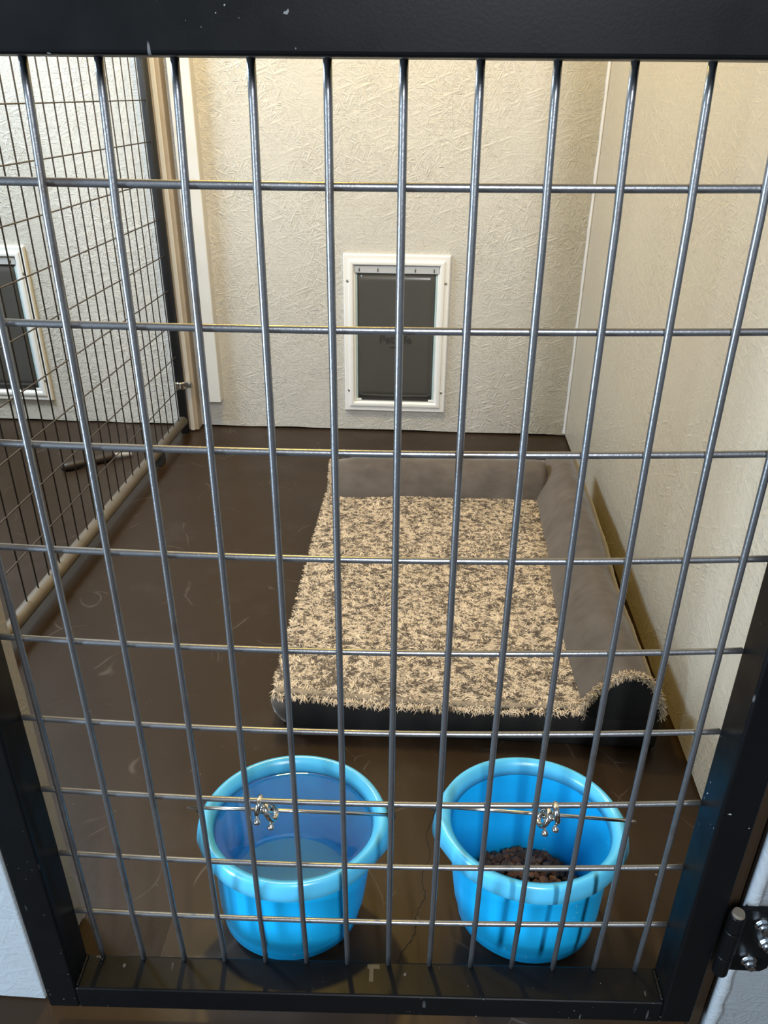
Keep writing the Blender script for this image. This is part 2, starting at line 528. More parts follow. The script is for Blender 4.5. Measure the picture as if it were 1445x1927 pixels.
MB().box((-0.4150, -0.015, -0.001), (-0.290, 0.113, 0.0004)).build('plywood_patch', M['grain'], fl)

# ---------------------------------------------------------------- pet doors
def pet_door(cx, z0, label, text):
    root = empty('pet_door', (cx, YB, z0))
    tag(root, label, 'pet door', 'white pet doors in the back wall')
    W2, HH = 0.169, 0.518
    # mitred frame with a stepped profile: ring of profile points (inset, depth)
    prof = [(0.0, 0.0), (0.0, 0.009), (0.003, 0.0125), (0.016, 0.0125), (0.018, 0.016), (0.024, 0.017), (0.030, 0.0165), (0.034, 0.010), (0.035, 0.0)]
    P = []
    for ins, d in prof:
        P.append([(-W2 + ins, -d, ins), (W2 - ins, -d, ins), (W2 - ins, -d, HH - ins), (-W2 + ins, -d, HH - ins)])
    MB().grid(P, closed_v=True).build('frame', M['plastic_white'], root, bevel=0.0006, seg=1)
    # side weather strips and inner channel
    for s in (-1, 1):
        MB().box((s * 0.1345 - 0.004, -0.0095, 0.036), (s * 0.1345 + 0.004, -0.0002, 0.462)).build('side_channel', M['plastic_white'], root, bevel=0.001)
        MB().box((s * 0.1275 - 0.003, -0.0075, 0.042), (s * 0.1275 + 0.003, -0.0002, 0.455)).build('weather_strip', M['flap_edge'], root, bevel=0.001)
        MB().box((s * 0.122 - 0.009, -0.0085, 0.0365), (s * 0.122 + 0.009, -0.001, 0.044)).build('corner_clip', M['plastic_white'], root, bevel=0.001)
    f = MB()
    P = []
    for i in range(13):
        x = -0.1245 + 0.249 * i / 12
        P.append([(x, -0.004 - 0.0012 * math.sin(i / 12 * math.pi) - 0.0006 * math.sin(j * 0.9), 0.047 + (0.461 - 0.047) * j / 16) for j in range(17)])
    fo = f.grid(P).build('flap', M['flap'], root, smooth=True)
    so = fo.modifiers.new('solid', 'SOLIDIFY'); so.thickness = 0.0022; so.offset = 0
    MB().box((-0.124, -0.0068, 0.039), (0.124, -0.002, 0.047)).build('magnet_strip', M['slot'], root, bevel=0.001)
    tb = MB().box((-0.134, -0.0115, 0.461), (0.134, -0.0008, 0.4825)).build('top_bar', M['alu'], root, bevel=0.001)
    for k in range(5):
        x = -0.118 + 0.059 * k
        MB().box((x - 0.0016, -0.0125, 0.4655), (x + 0.0016, -0.0115, 0.4735)).build('slot', M['slot'], tb)
        MB().tube([(x, -0.0113, 0.4755), (x, -0.0132, 0.4755)], 0.0022, 8).build('screw', M['screw'], tb)
    for x, z in ((-0.155, 0.436), (0.155, 0.434), (-0.154, 0.073), (0.155, 0.073)):
        V = []
        MB().tube([(x, -0.0120, z), (x, -0.0142, z), (x, -0.0152, z)], [0.0052, 0.0046, 0.0022], 14).build('screw', M['screw'], root, smooth=False)
    if text:
        cu = bpy.data.curves.new('flap_lettering', 'FONT')
        cu.body = text; cu.size = 0.036; cu.align_x = 'CENTER'; cu.extrude = 0.0003; cu.offset = 0.0006
        t = bpy.data.objects.new('tmp', cu)
        me = bpy.data.meshes.new_from_object(t)
        bpy.data.objects.remove(t); bpy.data.curves.remove(cu)
        o = link('lettering', me, M['print'], root)
        o.rotation_euler = (math.pi / 2, 0, 0)
        o.location = (-0.001, -0.0074, 0.238)
        MB().box((-0.020, -0.0076, 0.222), (0.014, -0.0070, 0.2245)).build('small_print', M['print'], root)
    return root
pet_door(-0.0595, 0.078, 'white framed pet door with dark flap in the wall behind the dog bed', 'PetSafe')
pet_door(-1.4215, 0.082, 'white framed pet door behind the wire fence, cut by the left picture edge', 'PetSafe')

# ---------------------------------------------------------------- dividing fence
fence = empty('wire_fence', (-0.803, 1.0, 0))
tag(fence, 'black tube and wire mesh kennel fence panel dividing the two kennels', 'fence')
def fx(y): return -0.8035 + (-0.778 + 0.8035) * (y - 0.7) / (1.895 - 0.7)
FO = Vector((-0.803, 1.0, 0))
def frel(x, y, z): return Vector((x, y, z)) - FO
FT = 1.83
def ftube(name, a, b, r, mat, seg=16):
    return MB().tube([frel(*a), frel(*b)], r, seg).build(name, mat, fence, smooth=True)
ftube('post', (fx(1.893), 1.893, 0.0), (fx(1.893), 1.893, FT), 0.0150, M['fence_tube'], 20)
ftube('post', (fx(0.122), 0.122, 0.0), (fx(0.122), 0.122, FT), 0.0150, M['fence_tube'], 20)
ftube('bottom_rail', (fx(1.880), 1.880, 0.047), (fx(0.135), 0.135, 0.047), 0.0165, M['rail'], 20)
ftube('top_rail', (fx(1.893), 1.893, FT), (fx(0.122), 0.122, FT), 0.015, M['fence_tube'])
y = 1.0392 - 0.0533 * 17
vmesh = None
while y < 1.875:
    if y > 0.14:
        ftube('vertical_wire', (fx(y), y, 0.055), (fx(y), y, FT - 0.01), 0.0017, M['fence_wire'], 6)
    y += 0.0533
z = 0.166
while z < FT - 0.02:
    ftube('horizontal_wire', (fx(1.885) + 0.003, 1.885, z), (fx(0.13) + 0.003, 0.13, z), 0.0017, M['fence_wire'], 6)
    z += 0.1065
MB().box(frel(fx(1.62) - 0.012, 1.612, 0.0), frel(fx(1.62) + 0.012, 1.652, 0.034)).build('rail_foot', M['slot'], fence, bevel=0.003)
MB().box(frel(fx(0.5) - 0.012, 0.49, 0.0), frel(fx(0.5) + 0.012, 0.53, 0.034)).build('rail_foot', M['slot'], fence, bevel=0.003)
# tension band on the far post with its bolt
px, py = fx(1.893), 1.893
band = MB()
ring = []
for zz, rr in ((0.160, 0.0155), (0.160, 0.0178), (0.166, 0.0185), (0.172, 0.0165), (0.178, 0.0185), (0.184, 0.0178), (0.184, 0.0155)):
    ring.append([frel(px + rr * math.cos(a), py + rr * math.sin(a), zz) for a in np.linspace(0, 2 * math.pi, 24, endpoint=False)])
bo = band.grid(ring, closed_u=True, closed_v=True).build('post_clamp', M['chrome'], fence, smooth=True)
MB().box(frel(px + 0.015, py - 0.004, 0.164), frel(px + 0.040, py + 0.004, 0.182)).build('clamp_ear', M['chrome'], bo, bevel=0.001)
MB().tube([frel(px + 0.031, py - 0.013, 0.174), frel(px + 0.031, py + 0.010, 0.174)], 0.0055, 8).build('clamp_bolt', M['chrome'], bo)

# chew stick lying in the neighbouring kennel
st = empty('chew_stick', (-1.0, 1.6, 0))
tag(st, 'dark brown chew stick with a pale end on the floor beyond the fence', 'chew stick')
pts = catmull([(-0.068, -0.050, 0.013), (-0.02, -0.016, 0.014), (0.03, 0.026, 0.013), (0.062, 0.054, 0.013)], 14, False)
MB().tube(pts, [0.009] + [0.0125 + 0.0015 * math.sin(i) for i in range(12)] + [0.010], 12).build('hide_roll', M['stick'], st, smooth=True)
pts = catmull([(0.060, 0.052, 0.0125), (0.085, 0.068, 0.0105), (0.108, 0.080, 0.0075)], 8, False)
MB().tube(pts, [0.010, 0.0095, 0.009, 0.008, 0.0075, 0.007, 0.0065, 0.005], 10).build('chewed_end', M['stick_end'], st, smooth=True)

# ---------------------------------------------------------------- dog bed
BED = Vector((0.13, 0.95, 0))
bed = empty('dog_bed', BED)
tag(bed, 'taupe suede bolster dog bed with speckled fleece sleeping surface', 'dog bed')
def brel(x, y, z): return (x - BED.x, y - BED.y, z)
BX0, BX1, BY0, BY1 = -0.218, 0.482, 0.486, 1.425
# base cushion: rounded box made of stacked outlines
def rounded_rect(x0, x1, y0, y1, r, n=8):
    out = []
    for cx, cy, a0 in ((x1 - r, y0 + r, -90), (x1 - r, y1 - r, 0), (x0 + r, y1 - r, 90), (x0 + r, y0 + r, 180)):
        for k in range(n + 1):
            a = math.radians(a0 + 90 * k / n)
            out.append((cx + r * math.cos(a), cy + r * math.sin(a)))
    return out
def dense(outline, step=0.02):
    o = []
    for i in range(len(outline)):
        a, b = Vector(outline[i]), Vector(outline[(i + 1) % len(outline)])
        m = max(1, int((b - a).length / step))
        for k in range(m): o.append(tuple(a.lerp(b, k / m)))
    return o
levels = [(0.012, 0.006), (0.006, 0.012), (0.0, 0.03), (-0.003, 0.05), (0.0, 0.060), (0.006, 0.068), (0.016, 0.072)]
P = []
for ins, zz in levels:
    ring = dense(rounded_rect(BX0 + 0.0, BX1, BY0, BY1, 0.035))
    cx, cy = (BX0 + BX1) / 2, (BY0 + BY1) / 2
    row = []
    for i, (x, yy) in enumerate(ring):
        dx = -ins if x > cx else ins; dy = -ins if yy > cy else ins
        wob = 0.0025 * math.sin(i * 0.31)
        row.append(brel(x + dx * (1 if abs(x - cx) > 0.3 else 0), yy + dy * (1 if abs(yy - cy) > 0.42 else 0) + wob * 0.4, zz))
    P.append(row)
mb = MB().grid(P, closed_v=True)
nr = len(P[0])
mb.f.append(tuple(range((len(P) - 1) * nr, len(P) * nr)))
mb.f.append(tuple(range(nr - 1, -1, -1)))
mb.build('base_cushion', M['suede'], bed, smooth=True)

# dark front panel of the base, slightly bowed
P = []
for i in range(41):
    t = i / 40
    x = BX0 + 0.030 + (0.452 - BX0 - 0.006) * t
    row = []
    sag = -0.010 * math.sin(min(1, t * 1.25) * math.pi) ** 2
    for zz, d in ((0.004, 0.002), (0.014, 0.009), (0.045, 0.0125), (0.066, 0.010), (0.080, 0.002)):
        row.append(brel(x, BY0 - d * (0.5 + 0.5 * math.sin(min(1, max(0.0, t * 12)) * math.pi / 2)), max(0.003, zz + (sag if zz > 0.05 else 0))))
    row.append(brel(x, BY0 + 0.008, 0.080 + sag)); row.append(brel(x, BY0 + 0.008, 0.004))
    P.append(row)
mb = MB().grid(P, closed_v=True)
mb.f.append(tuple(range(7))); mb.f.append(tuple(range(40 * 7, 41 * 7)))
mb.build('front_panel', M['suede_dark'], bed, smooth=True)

# bolster profile: u runs from the sleeping surface outwards, then up in z
PROF = [(0.014, 0.010), (0.000, 0.045), (-0.004, 0.082), (0.010, 0.116), (0.034, 0.148), (0.066, 0.170), (0.099, 0.163), (0.123, 0.136), (0.137, 0.095), (0.141, 0.050), (0.130, 0.010)]
PR = catmull(PROF, 56)
UC, ZC = 0.068, 0.085
def bolster(name, place, t0, t1, n, ends, seed):
    """place(u, t) -> x, y ; t along the roll"""
    P = []
    for i in range(n + 1):
        f = i / n
        t = t0 + (t1 - t0) * f
        e = 1.0
        if ends[0]: e = min(e, 0.955 + 0.045 * min(1, f / 0.10))
        if ends[1]: e = min(e, 0.86 + 0.14 * math.sqrt(min(1, (1 - f) / 0.10)))
        row = []
        for k, (u, zz) in enumerate(PR):
            an = k / len(PR) * 2 * math.pi
            wr = 0.0035 * (float(vnoise(np.array([t * 16.0 + seed]), np.array([k * 0.22]), seed)[0]) - 0.5)
            wr += 0.0016 * (float(vnoise(np.array([t * 55.0 + seed]), np.array([k * 0.45]), seed + 3)[0]) - 0.5)
            s = e * (1 + 0.02 * math.sin(f * math.pi)) + wr / 0.07
            uu = UC + (u - UC) * s
            z2 = max(0.006, ZC + (zz - ZC) * s)
            x, yy = place(uu, t)
            row.append(brel(x, yy, z2))
        P.append(row)
    mb = MB().grid(P, closed_v=True)
    m = len(PR)
    mb.f.append(tuple(range(m))); mb.f.append(tuple(range(n * m, (n + 1) * m)))
    return mb.build(name, M['suede'], bed, smooth=True), P
def arm_place(u, t):
    bend = -0.014 * math.sin(min(1.0, max(0.0, (t - 0.5) / 0.5)) * math.pi) * 0.5 + 0.010 * max(0.0, (t - 0.8)) / 0.6
    return (0.343 + u + bend, t)
def back_place(u, t):
    return (t, 1.262 + u + 0.022 * min(1.0, max(0.0, (t + 0.2) / 0.35)))
arm, PA = bolster('side_bolster', arm_place, 0.489, 1.428, 60, (1, 0), 3)
bak, PBk = bolster('back_bolster', back_place, 0.372, -0.198, 44, (0, 1), 9)

# end panels
def end_panel(ring, push, name, parent):
    c = np.mean(np.array(ring), 0)
    rows = []
    for s, d in ((0.985, 0.0), (0.97, 0.35), (0.90, 0.75), (0.6, 1.0), (0.02, 1.05)):
        rows.append([tuple(c + (np.array(q) - c) * s + np.array(push) * d) for q in ring])
    mb = MB().grid(rows, closed_v=True)
    mb.f.append(tuple(range(4 * len(ring), 5 * len(ring))))
    return mb.build(name, M['suede_dark'], parent, smooth=True)
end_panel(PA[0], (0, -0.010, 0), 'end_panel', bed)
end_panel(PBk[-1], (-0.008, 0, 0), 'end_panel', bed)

# --- fleece tufts -------------------------------------------------------
CREAM = np.array([(0.66, 0.53, 0.37), (0.58, 0.46, 0.32), (0.73, 0.60, 0.44)])
DARK = np.array([(0.085, 0.06, 0.042), (0.13, 0.095, 0.066), (0.055, 0.042, 0.034)])
def tuft_mesh(name, roots, dirs, ups, length, width, dark, parent, lift=0.35, curl=0.5):
    """one joined mesh of short curved locks; roots, dirs, ups are (n,3)"""
    n = len(roots)
    length = np.broadcast_to(length, (n,))[:, None]
    width = np.broadcast_to(width, (n,))[:, None]
    side = np.cross(dirs, ups); side /= np.linalg.norm(side, axis=1, keepdims=True) + 1e-9
    sw = (rng.random((n, 1)) - 0.5) * 2 * curl
    lf = lift * (0.6 + 0.8 * rng.random((n, 1)))
    V = np.zeros((n, 7, 3))
    for k, (s, w, h) in enumerate(((0.0, 0.7, 0.0), (0.38, 1.0, 0.85), (0.75, 0.75, 1.0))):
        c = roots + dirs * length * s + side * length * sw * s * s + ups * length * lf * h
        V[:, 2 * k] = c - side * width * w * 0.5
        V[:, 2 * k + 1] = c + side * width * w * 0.5
    V[:, 6] = roots + dirs * length + side * length * sw + ups * length * lf * 0.72
    base = (np.arange(n) * 7)[:, None]
    q1 = base + np.array([0, 1, 3, 2]); q2 = base + np.array([2, 3, 5, 4]); t3 = base + np.array([4, 5, 6])
    me = bpy.data.meshes.new(name)
    me.from_pydata(V.reshape(-1, 3).tolist(), [], q1.tolist() + q2.tolist() + t3.tolist())
    ci = rng.integers(0, 3, n)
    colr = np.where(dark[:, None], DARK[ci], CREAM[ci]) * (0.85 + 0.3 * rng.random((n, 1)))
    at = me.color_attributes.new('tuft', 'FLOAT_COLOR', 'POINT')
    buf = np.ones((n, 7, 4), np.float32)
    buf[:, :, :3] = colr[:, None, :]
    at.data.foreach_set('color', buf.ravel())
    me.shade_smooth()
    o = link(name, me, M['pile'], parent)
    tag(o, kind='stuff')
    return o

def mat_z(x, yy):
    return 0.087 + 0.006 * vnoise(x * 7 + 3, yy * 7, 4) - 0.012 * np.exp(-((yy - 0.486) / 0.06) ** 2) * np.clip(np.sin((x + 0.2) * 5.2), 0, 1)
# backing sheet under the pile
gx = np.linspace(-0.206, 0.350, 40); gy = np.linspace(0.490, 1.290, 50)
P = [[brel(x, yy, float(mat_z(np.array(x), np.array(yy))) + 0.001) for yy in gy] for x in gx]
fleece = MB().grid(P).build('fleece_surface', M['pile_base'], bed, smooth=True)
so = fleece.modifiers.new('solid', 'SOLIDIFY'); so.thickness = 0.006; so.offset = -1

N = 118000
X = -0.210 + 0.558 * rng.random(N); Yq = 0.482 + 0.808 * rng.random(N)
ang = (vnoise(X * 30, Yq * 30, 1) - 0.5) * 4.0 + (vnoise(X * 75, Yq * 75, 2) - 0.5) * 2.6 + rng.normal(size=N) * 0.45 + np.where(vnoise(X * 14, Yq * 14, 8) > 0.5, 0.0, math.pi)
dirs = np.stack([np.cos(ang), np.sin(ang) * 0.8, np.zeros(N)], 1)
front = Yq < 0.500
nf = int(front.sum())
dirs[front] = np.stack([rng.normal(size=nf) * 0.6, -0.7 - 0.3 * rng.random(nf), -0.9 * rng.random(nf)], 1)
left = (X < -0.196) & ~front
dirs[left, 0] = -np.abs(dirs[left, 0])
dirs /= np.linalg.norm(dirs, axis=1, keepdims=True)
ups = np.tile(np.array([[0, 0, 1.0]]), (N, 1)) + rng.normal(size=(N, 3)) * 0.15
ln = 0.0075 + 0.0055 * rng.random(N)
ln[left] *= 0.7
fleck = 0.32 * vnoise(X * 90, Yq * 140, 21) + 0.48 * vnoise(X * 230, Yq * 340, 22) + 0.20 * rng.random(N)
dark = fleck > 0.565
zr = mat_z(X, Yq) + 0.0005
zr = np.where(dark, zr + 0.0019, zr + 0.0010 * rng.random(N))
zr[front] -= 0.010 * rng.random(nf)
roots = np.stack([X - BED.x, Yq - BED.y, zr], 1)
ln = np.where(dark, ln * 0.7, ln)
tuft_mesh('fleece_pile', roots, dirs, ups, ln, np.where(dark, 0.0011, 0.0015) * (0.7 + 0.6 * rng.random(N)), dark, bed, 0.16, 0.7)

def trim_tufts(name, ring, outward, n, r, ln, rootlift=0.0):
    """fleece piping that follows an arc of a bolster end"""
    ring = np.array(ring)
    core = MB().tube([tuple(q) for q in ring], r * 0.8, 8).build(name, M['pile_base'], bed, smooth=True)
    s = rng.random(n) * (len(ring) - 1.001)
    i = s.astype(int); f = (s - i)[:, None]
    p = ring[i] * (1 - f) + ring[i + 1] * f
    tan = ring[i + 1] - ring[i]; tan /= np.linalg.norm(tan, axis=1, keepdims=True)
    o = np.tile(np.array(outward, float), (n, 1))
    b = np.cross(tan, o); b /= np.linalg.norm(b, axis=1, keepdims=True)
    a = rng.random(n) * 2 * math.pi
    nor = o * np.cos(a)[:, None] + b * np.sin(a)[:, None]
    roots = p + nor * r * 0.7
    d = tan * rng.normal(size=(n, 1)) * 0.9 + nor * 0.55 + rng.normal(size=(n, 3)) * 0.25
    d /= np.linalg.norm(d, axis=1, keepdims=True)
    dk = rng.random(n) < 0.04
    tuft_mesh('trim_pile', roots, d, nor, ln * (0.7 + 0.6 * rng.random(n)), 0.0014, dk, core, 0.25)
    return core
m = len(PR)
k0, k1 = int(m * 1.75 / 11), int(m * 8.6 / 11)
arc = [np.array(PA[0][k]) + np.array((0, -0.003, 0)) for k in range(k0, k1 + 1)]
trim_tufts('fleece_trim', arc, (0, -1, 0), 3000, 0.0052, 0.0062)
arc = [np.array(PBk[-1][k]) + np.array((-0.002, 0, 0)) for k in range(k0, k1 + 1)]
trim_tufts('fleece_trim', arc, (-1, 0, 0), 2400, 0.0048, 0.0058)

# ---------------------------------------------------------------- buckets
BH = 0.200
def bucket(cx, cy, label, rz, lean):
    root = empty('bucket', (cx, cy, 0), rz)
    tag(root, label, 'bucket', 'cyan plastic buckets at the gate')
    n = 96
    AX, AY = 0.1105, 0.0975            # inner opening
    bx, by = 0.095, 0.080              # foot
    def ring(sx, sy, z, ear=0.0, drop=0.0):
        out = []
        for k in range(n):
            a = 2 * math.pi * k / n
            c, s = math.cos(a), math.sin(a)
            g = math.exp(-((abs(abs(((a + math.pi) % (2 * math.pi)) - math.pi) - math.pi / 2) - math.pi / 2) / 0.30) ** 2)
            out.append((sx * c * (1 + ear * g / max(sx, 0.01)) + lean * (1 - z / BH), sy * s * (1 + ear * g / max(sx, 0.01)), z - drop * g))
        return out
    def lerp(t): return bx + (AX - 0.003 - bx) * t, by + (AY - 0.003 - by) * t
    P = []
    P.append(ring(0.004, 0.004, 0.006)); P.append(ring(bx * 0.80, by * 0.80, 0.006)); P.append(ring(bx * 0.86, by * 0.86, 0.0015))
    P.append(ring(bx * 0.90, by * 0.90, 0.001)); P.append(ring(bx * 0.955, by * 0.955, 0.006)); P.append(ring(bx * 0.99, by * 0.99, 0.015)); P.append(ring(bx * 1.015, by * 1.015, 0.027))
    for z in (0.05, 0.07, 0.10, 0.130, 0.160, 0.178):
        t = z / BH
        sx, sy = lerp(t)
        P.append(ring(sx + 0.003, sy + 0.003, z))
    for z in (0.190, 0.178, 0.150, 0.12, 0.09, 0.06, 0.03, 0.014):
        sx, sy = lerp(z / BH)
        P.append(ring(sx, sy, z))
    P.append(ring(bx * 0.93, by * 0.93, 0.0085)); P.append(ring(bx * 0.5, by * 0.5, 0.0085)); P.append(ring(0.004, 0.004, 0.0085))
    mb = MB().grid(P, closed_v=True)
    mb.f.append(tuple(range(n - 1, -1, -1))); mb.f.append(tuple(range((len(P) - 1) * n, len(P) * n)))
    mb.build('body', M['bucket'], root, smooth=True)
    # rolled rim with deep outer skirt that swells at the two handle ears
    P = []
    for dr, z, ear, drop in ((-0.0062, 0.180, 0, 0), (-0.0030, 0.194, 0, 0), (0.002, 0.1985, 0, 0), (0.0055, 0.2005, 0.001, 0), (0.009, 0.199, 0.002, 0),
                             (0.0112, 0.194, 0.004, 0), (0.0118, 0.185, 0.006, 0.003), (0.0125, 0.174, 0.008, 0.010), (0.0115, 0.1725, 0.008, 0.011), (0.0095, 0.175, 0.005, 0.010), (-0.002, 0.180, 0.0, 0.0)):
        P.append(ring(AX + dr, AY + dr, z, ear, drop))
    rim = MB().grid(P, closed_u=True, closed_v=True).build('rim', M['rim'], root, smooth=True)
    return root, AX

def bail(root, AX, target, r=0.0021, up=1.0):
    """wire handle pulled up towards the clip; local coordinates"""
    T = Vector(target)
    O = Vector((0, 0.008, 0.196))
    d = (T - O)
    hx = AX + 0.019
    pts = []
    for k in range(33):
        a = math.pi * k / 32
        c, s = math.cos(a), math.sin(a)
        q = abs(c) ** 0.85 * (1 if c > 0 else -1)
        p = O + Vector((-q * hx + d.x * s, 0, 0)) + Vector((0, d.y, d.z)) * up * (s ** 0.9)
        pts.append(p)
    b = MB().tube(pts, r, 10).build('bail_handle', M['bail'], root, smooth=True)
    for s, q in ((-1, pts[0]), (1, pts[-1])):
        MB().tube([q + Vector((s * 0.003, 0, 0.001)), q + Vector((s * -0.001, 0, 0)), q + Vector((-s * 0.008, 0, -0.001))], [0.0050, 0.0060, 0.004], 12).build('handle_end', M['black_knob'], b, smooth=True)
    return pts

Lc, Rc = (-0.108, 0.126), (0.205, 0.143)
TH = 0.0384
def gate_w(gx, gy, gz):
    x, yy = gx - 0.28, gy
    return Vector((x * math.cos(TH) - yy * math.sin(TH), x * math.sin(TH) + yy * math.cos(TH), gz + 1.09))
bl, AX = bucket(*Lc, 'cyan bucket of clear water, on the left behind the gate', 0.02, -0.012)
br, AX = bucket(*Rc, 'cyan bucket holding brown kibble, on the right behind the gate', -0.03, 0.009)
apexL = Vector((-0.116, 0.018, 0.3305)); apexR = Vector((0.192, 0.026, 0.338))
clipL = Vector((-0.1125, 0.0, 0.352)); clipR = Vector((0.196, 0.008, 0.356))
def loc(root, w, rz):
    v = Vector(w) - Vector((root.location.x, root.location.y, 0))
    return Vector((v.x * math.cos(-rz) - v.y * math.sin(-rz), v.x * math.sin(-rz) + v.y * math.cos(-rz), v.z))
bail(bl, AX, loc(bl, apexL, 0.02)); bail(br, AX, loc(br, apexR, -0.03))

# water in the left bucket
n = 72
wz = 0.182
t = wz / BH
wx, wy = 0.095 + (0.1105 - 0.003 - 0.095) * t, 0.080 + (0.0975 - 0.003 - 0.080) * t
P = []
for s, z in ((0.0, 0.0), (0.5, 0.0), (0.9, 0.0), (0.985, 0.0002), (1.006, 0.0012)):
    P.append([(max(s, 0.002) * wx * math.cos(2 * math.pi * k / n), max(s, 0.002) * wy * math.sin(2 * math.pi * k / n), wz + z) for k in range(n)])
mb = MB().grid(P, closed_v=True)
mb.f.append(tuple(range(n)))
wo = mb.build('water', M['water'], None, smooth=True)
wo.location = (*Lc, 0); wo.rotation_euler = (0, 0, 0.02)
tag(wo, 'clear drinking water filling the left cyan bucket', 'water')

# pale mineral film on the bottom of the water bucket
MB().grid([[(-0.0115 + max(q, 0.01) * 0.084 * math.cos(2 * math.pi * k / 48), max(q, 0.01) * 0.071 * math.sin(2 * math.pi * k / 48), 0.0090) for k in range(48)] for q in (0, 0.5, 1.0)], closed_v=True).build('mineral_film', M['film'], bl)

# ---------------------------------------------------------------- snap clips
def snap_clip(pos, tilt, label):
    root = empty('snap_clip', pos)
    tag(root, label, 'clip', 'nickel double ended snap clips')
    # one hook round the gate wire, one round the bucket handle, joined by a swivel barrel, each with a thumb knob
    D = Vector((0, -0.024, 0.044)).normalized()
    for s, along, ry in ((-1, 0.0150, 0.18), (1, -0.0070, -0.32)):
        c = D * along + Vector((s * 0.0050 * tilt, 0, 0))
        pts = []
        for k in range(24):
            a = 2 * math.pi * k / 24
            p = D * (0.0140 * math.sin(a)) + Vector((0, D.z, -D.y)) * (0.0088 * math.cos(a))
            p.rotate(Matrix.Rotation(ry * tilt, 3, 'Y'))
            pts.append(p + c)
        hk = MB().tube(pts, 0.0032, 10, closed=True).build('hook', M['chrome'], root, smooth=True)
        k0 = c + Vector((s * 0.001, -0.008, -0.0090))
        dn = Vector((0, -0.35, -0.93))
        MB().tube([k0 + dn * q for q in (0.0, 0.002, 0.0034, 0.0066, 0.0080)], [0.0017, 0.0017, 0.0036, 0.0038, 0.0018], 12).build('thumb_knob', M['chrome'], hk, smooth=True)
    MB().tube([Vector((-0.0045 * tilt, 0, 0)) + D * 0.006, Vector((0, -0.001, -0.001)), Vector((0.0045 * tilt, 0, 0)) - D * 0.006], [0.0040, 0.0050, 0.0040], 14).build('barrel', M['chrome'], root, smooth=True)
    return root
snap_clip(tuple(clipL), 1.0, 'nickel snap clip holding the water bucket handle to the gate wire')
snap_clip(tuple(clipR), -1.0, 'nickel snap clip holding the kibble bucket handle to the gate wire')

# ---------------------------------------------------------------- kibble
def kibble_mesh(seed, r=0.0064):
    rr = np.random.default_rng(seed)
    bm = bmesh.new()
    bmesh.ops.create_icosphere(bm, subdivisions=1, radius=r)
    ax = np.array([1.15, 0.95, 0.62]) * (0.9 + 0.25 * rr.random(3))
    for v in bm.verts:
        d = 1 + 0.16 * rr.normal()
        v.co = Vector((v.co.x * ax[0] * d, v.co.y * ax[1] * d, v.co.z * ax[2]))
    me = bpy.data.meshes.new('kibble'); bm.to_mesh(me); bm.free()
    me.materials.append(M['kibble'])
    return me
KM = [kibble_mesh(s) for s in range(8)]
def heap_h(x, y):
    # local to the right bucket; slopes from the far left up to a low crest
    return 0.040 + 0.020 * math.exp(-(((x - 0.004) / 0.050) ** 2 + ((y - 0.030) / 0.040) ** 2)) - 0.10 * max(0.0, y - 0.050) - 0.05 * max(0.0, -x - 0.045)
pos = []
tries = 0
while len(pos) < 270 and tries < 30000:
    tries += 1
    a = random.random() * 2 * math.pi; q = math.sqrt(random.random())
    x, yy = q * 0.083 * math.cos(a), q * 0.074 * math.sin(a)
    z = heap_h(x, yy) + 0.004 * (random.random() - 0.5)
    if all((x - p[0]) ** 2 + (yy - p[1]) ** 2 + (z - p[2]) ** 2 * 1.5 > 0.0088 ** 2 for p in pos):
        pos.append((x, yy, z))
for i, (x, yy, z) in enumerate(pos):
    o = bpy.data.objects.new('kibble', KM[i % 8])
    o.location = (Rc[0] + x + 0.006, Rc[1] + yy, z)
    o.rotation_euler = (random.uniform(-0.7, 0.7), random.uniform(-0.7, 0.7), random.random() * 6.28)
    s = random.uniform(0.85, 1.2); o.scale = (s, s, s)
    col.objects.link(o)
    tag(o, 'small brown kibble piece on the pile in the right cyan bucket', 'kibble', 'kibble in the right bucket')
# lower layers of the pile, joined
V = []; F = []
nv = 0
for i in range(520):
    a = random.random() * 2 * math.pi; q = math.sqrt(random.random())
    x, yy = q * 0.080 * math.cos(a), q * 0.071 * math.sin(a)
    z = 0.014 + (heap_h(x, yy) - 0.010 - 0.014) * random.random() ** 0.6
    me = KM[i % 8]
    R = Matrix.Rotation(random.random() * 6.28, 3, 'Z') @ Matrix.Rotation(random.uniform(-1, 1), 3, 'X')
    for v in me.vertices: V.append(R @ v.co + Vector((x, yy, z)))
    for f in me.polygons: F.append(tuple(k + nv for k in f.vertices))
    nv += len(me.vertices)
me = bpy.data.meshes.new('kibble_heap'); me.from_pydata([tuple(v) for v in V], [], F)
ho = link('kibble_heap', me, M['kibble']); ho.location = (Rc[0] + 0.006, Rc[1], 0)
tag(ho, 'lower layers of the kibble pile in the right cyan bucket', 'kibble', kind='stuff')

# ---------------------------------------------------------------- the gate
gate = empty('kennel_gate', (0, 0, 0), TH)
tag(gate, 'black steel framed kennel gate with welded wire grid in the foreground', 'gate')
def g(gx, gy, gz): return (gx - 0.28, gy, gz + 1.09)
T = 0.038
GX0, GX1 = -0.073 - T + 0.001, 0.634 + T      # outer edges
ZT, ZB = -0.0255, -1.0005                      # inner edges
Y0, Y1 = -0.0405, 0.003
MB().box(g(GX0, Y0, ZB - T), g(GX0 + T, Y1, ZT + T)).build('stile', M['frame'], gate, bevel=0.003, seg=3)
MB().box(g(GX1 - T, Y0, ZB - T), g(GX1, Y1, ZT + T)).build('stile', M['frame'], gate, bevel=0.003, seg=3)
ro = MB().box(g(GX0 + T - 0.0005, Y0, ZB - T), g(GX1 - T + 0.0005, Y1, ZB)).build('bottom_rail', M['frame'], gate, bevel=0.003, seg=3)
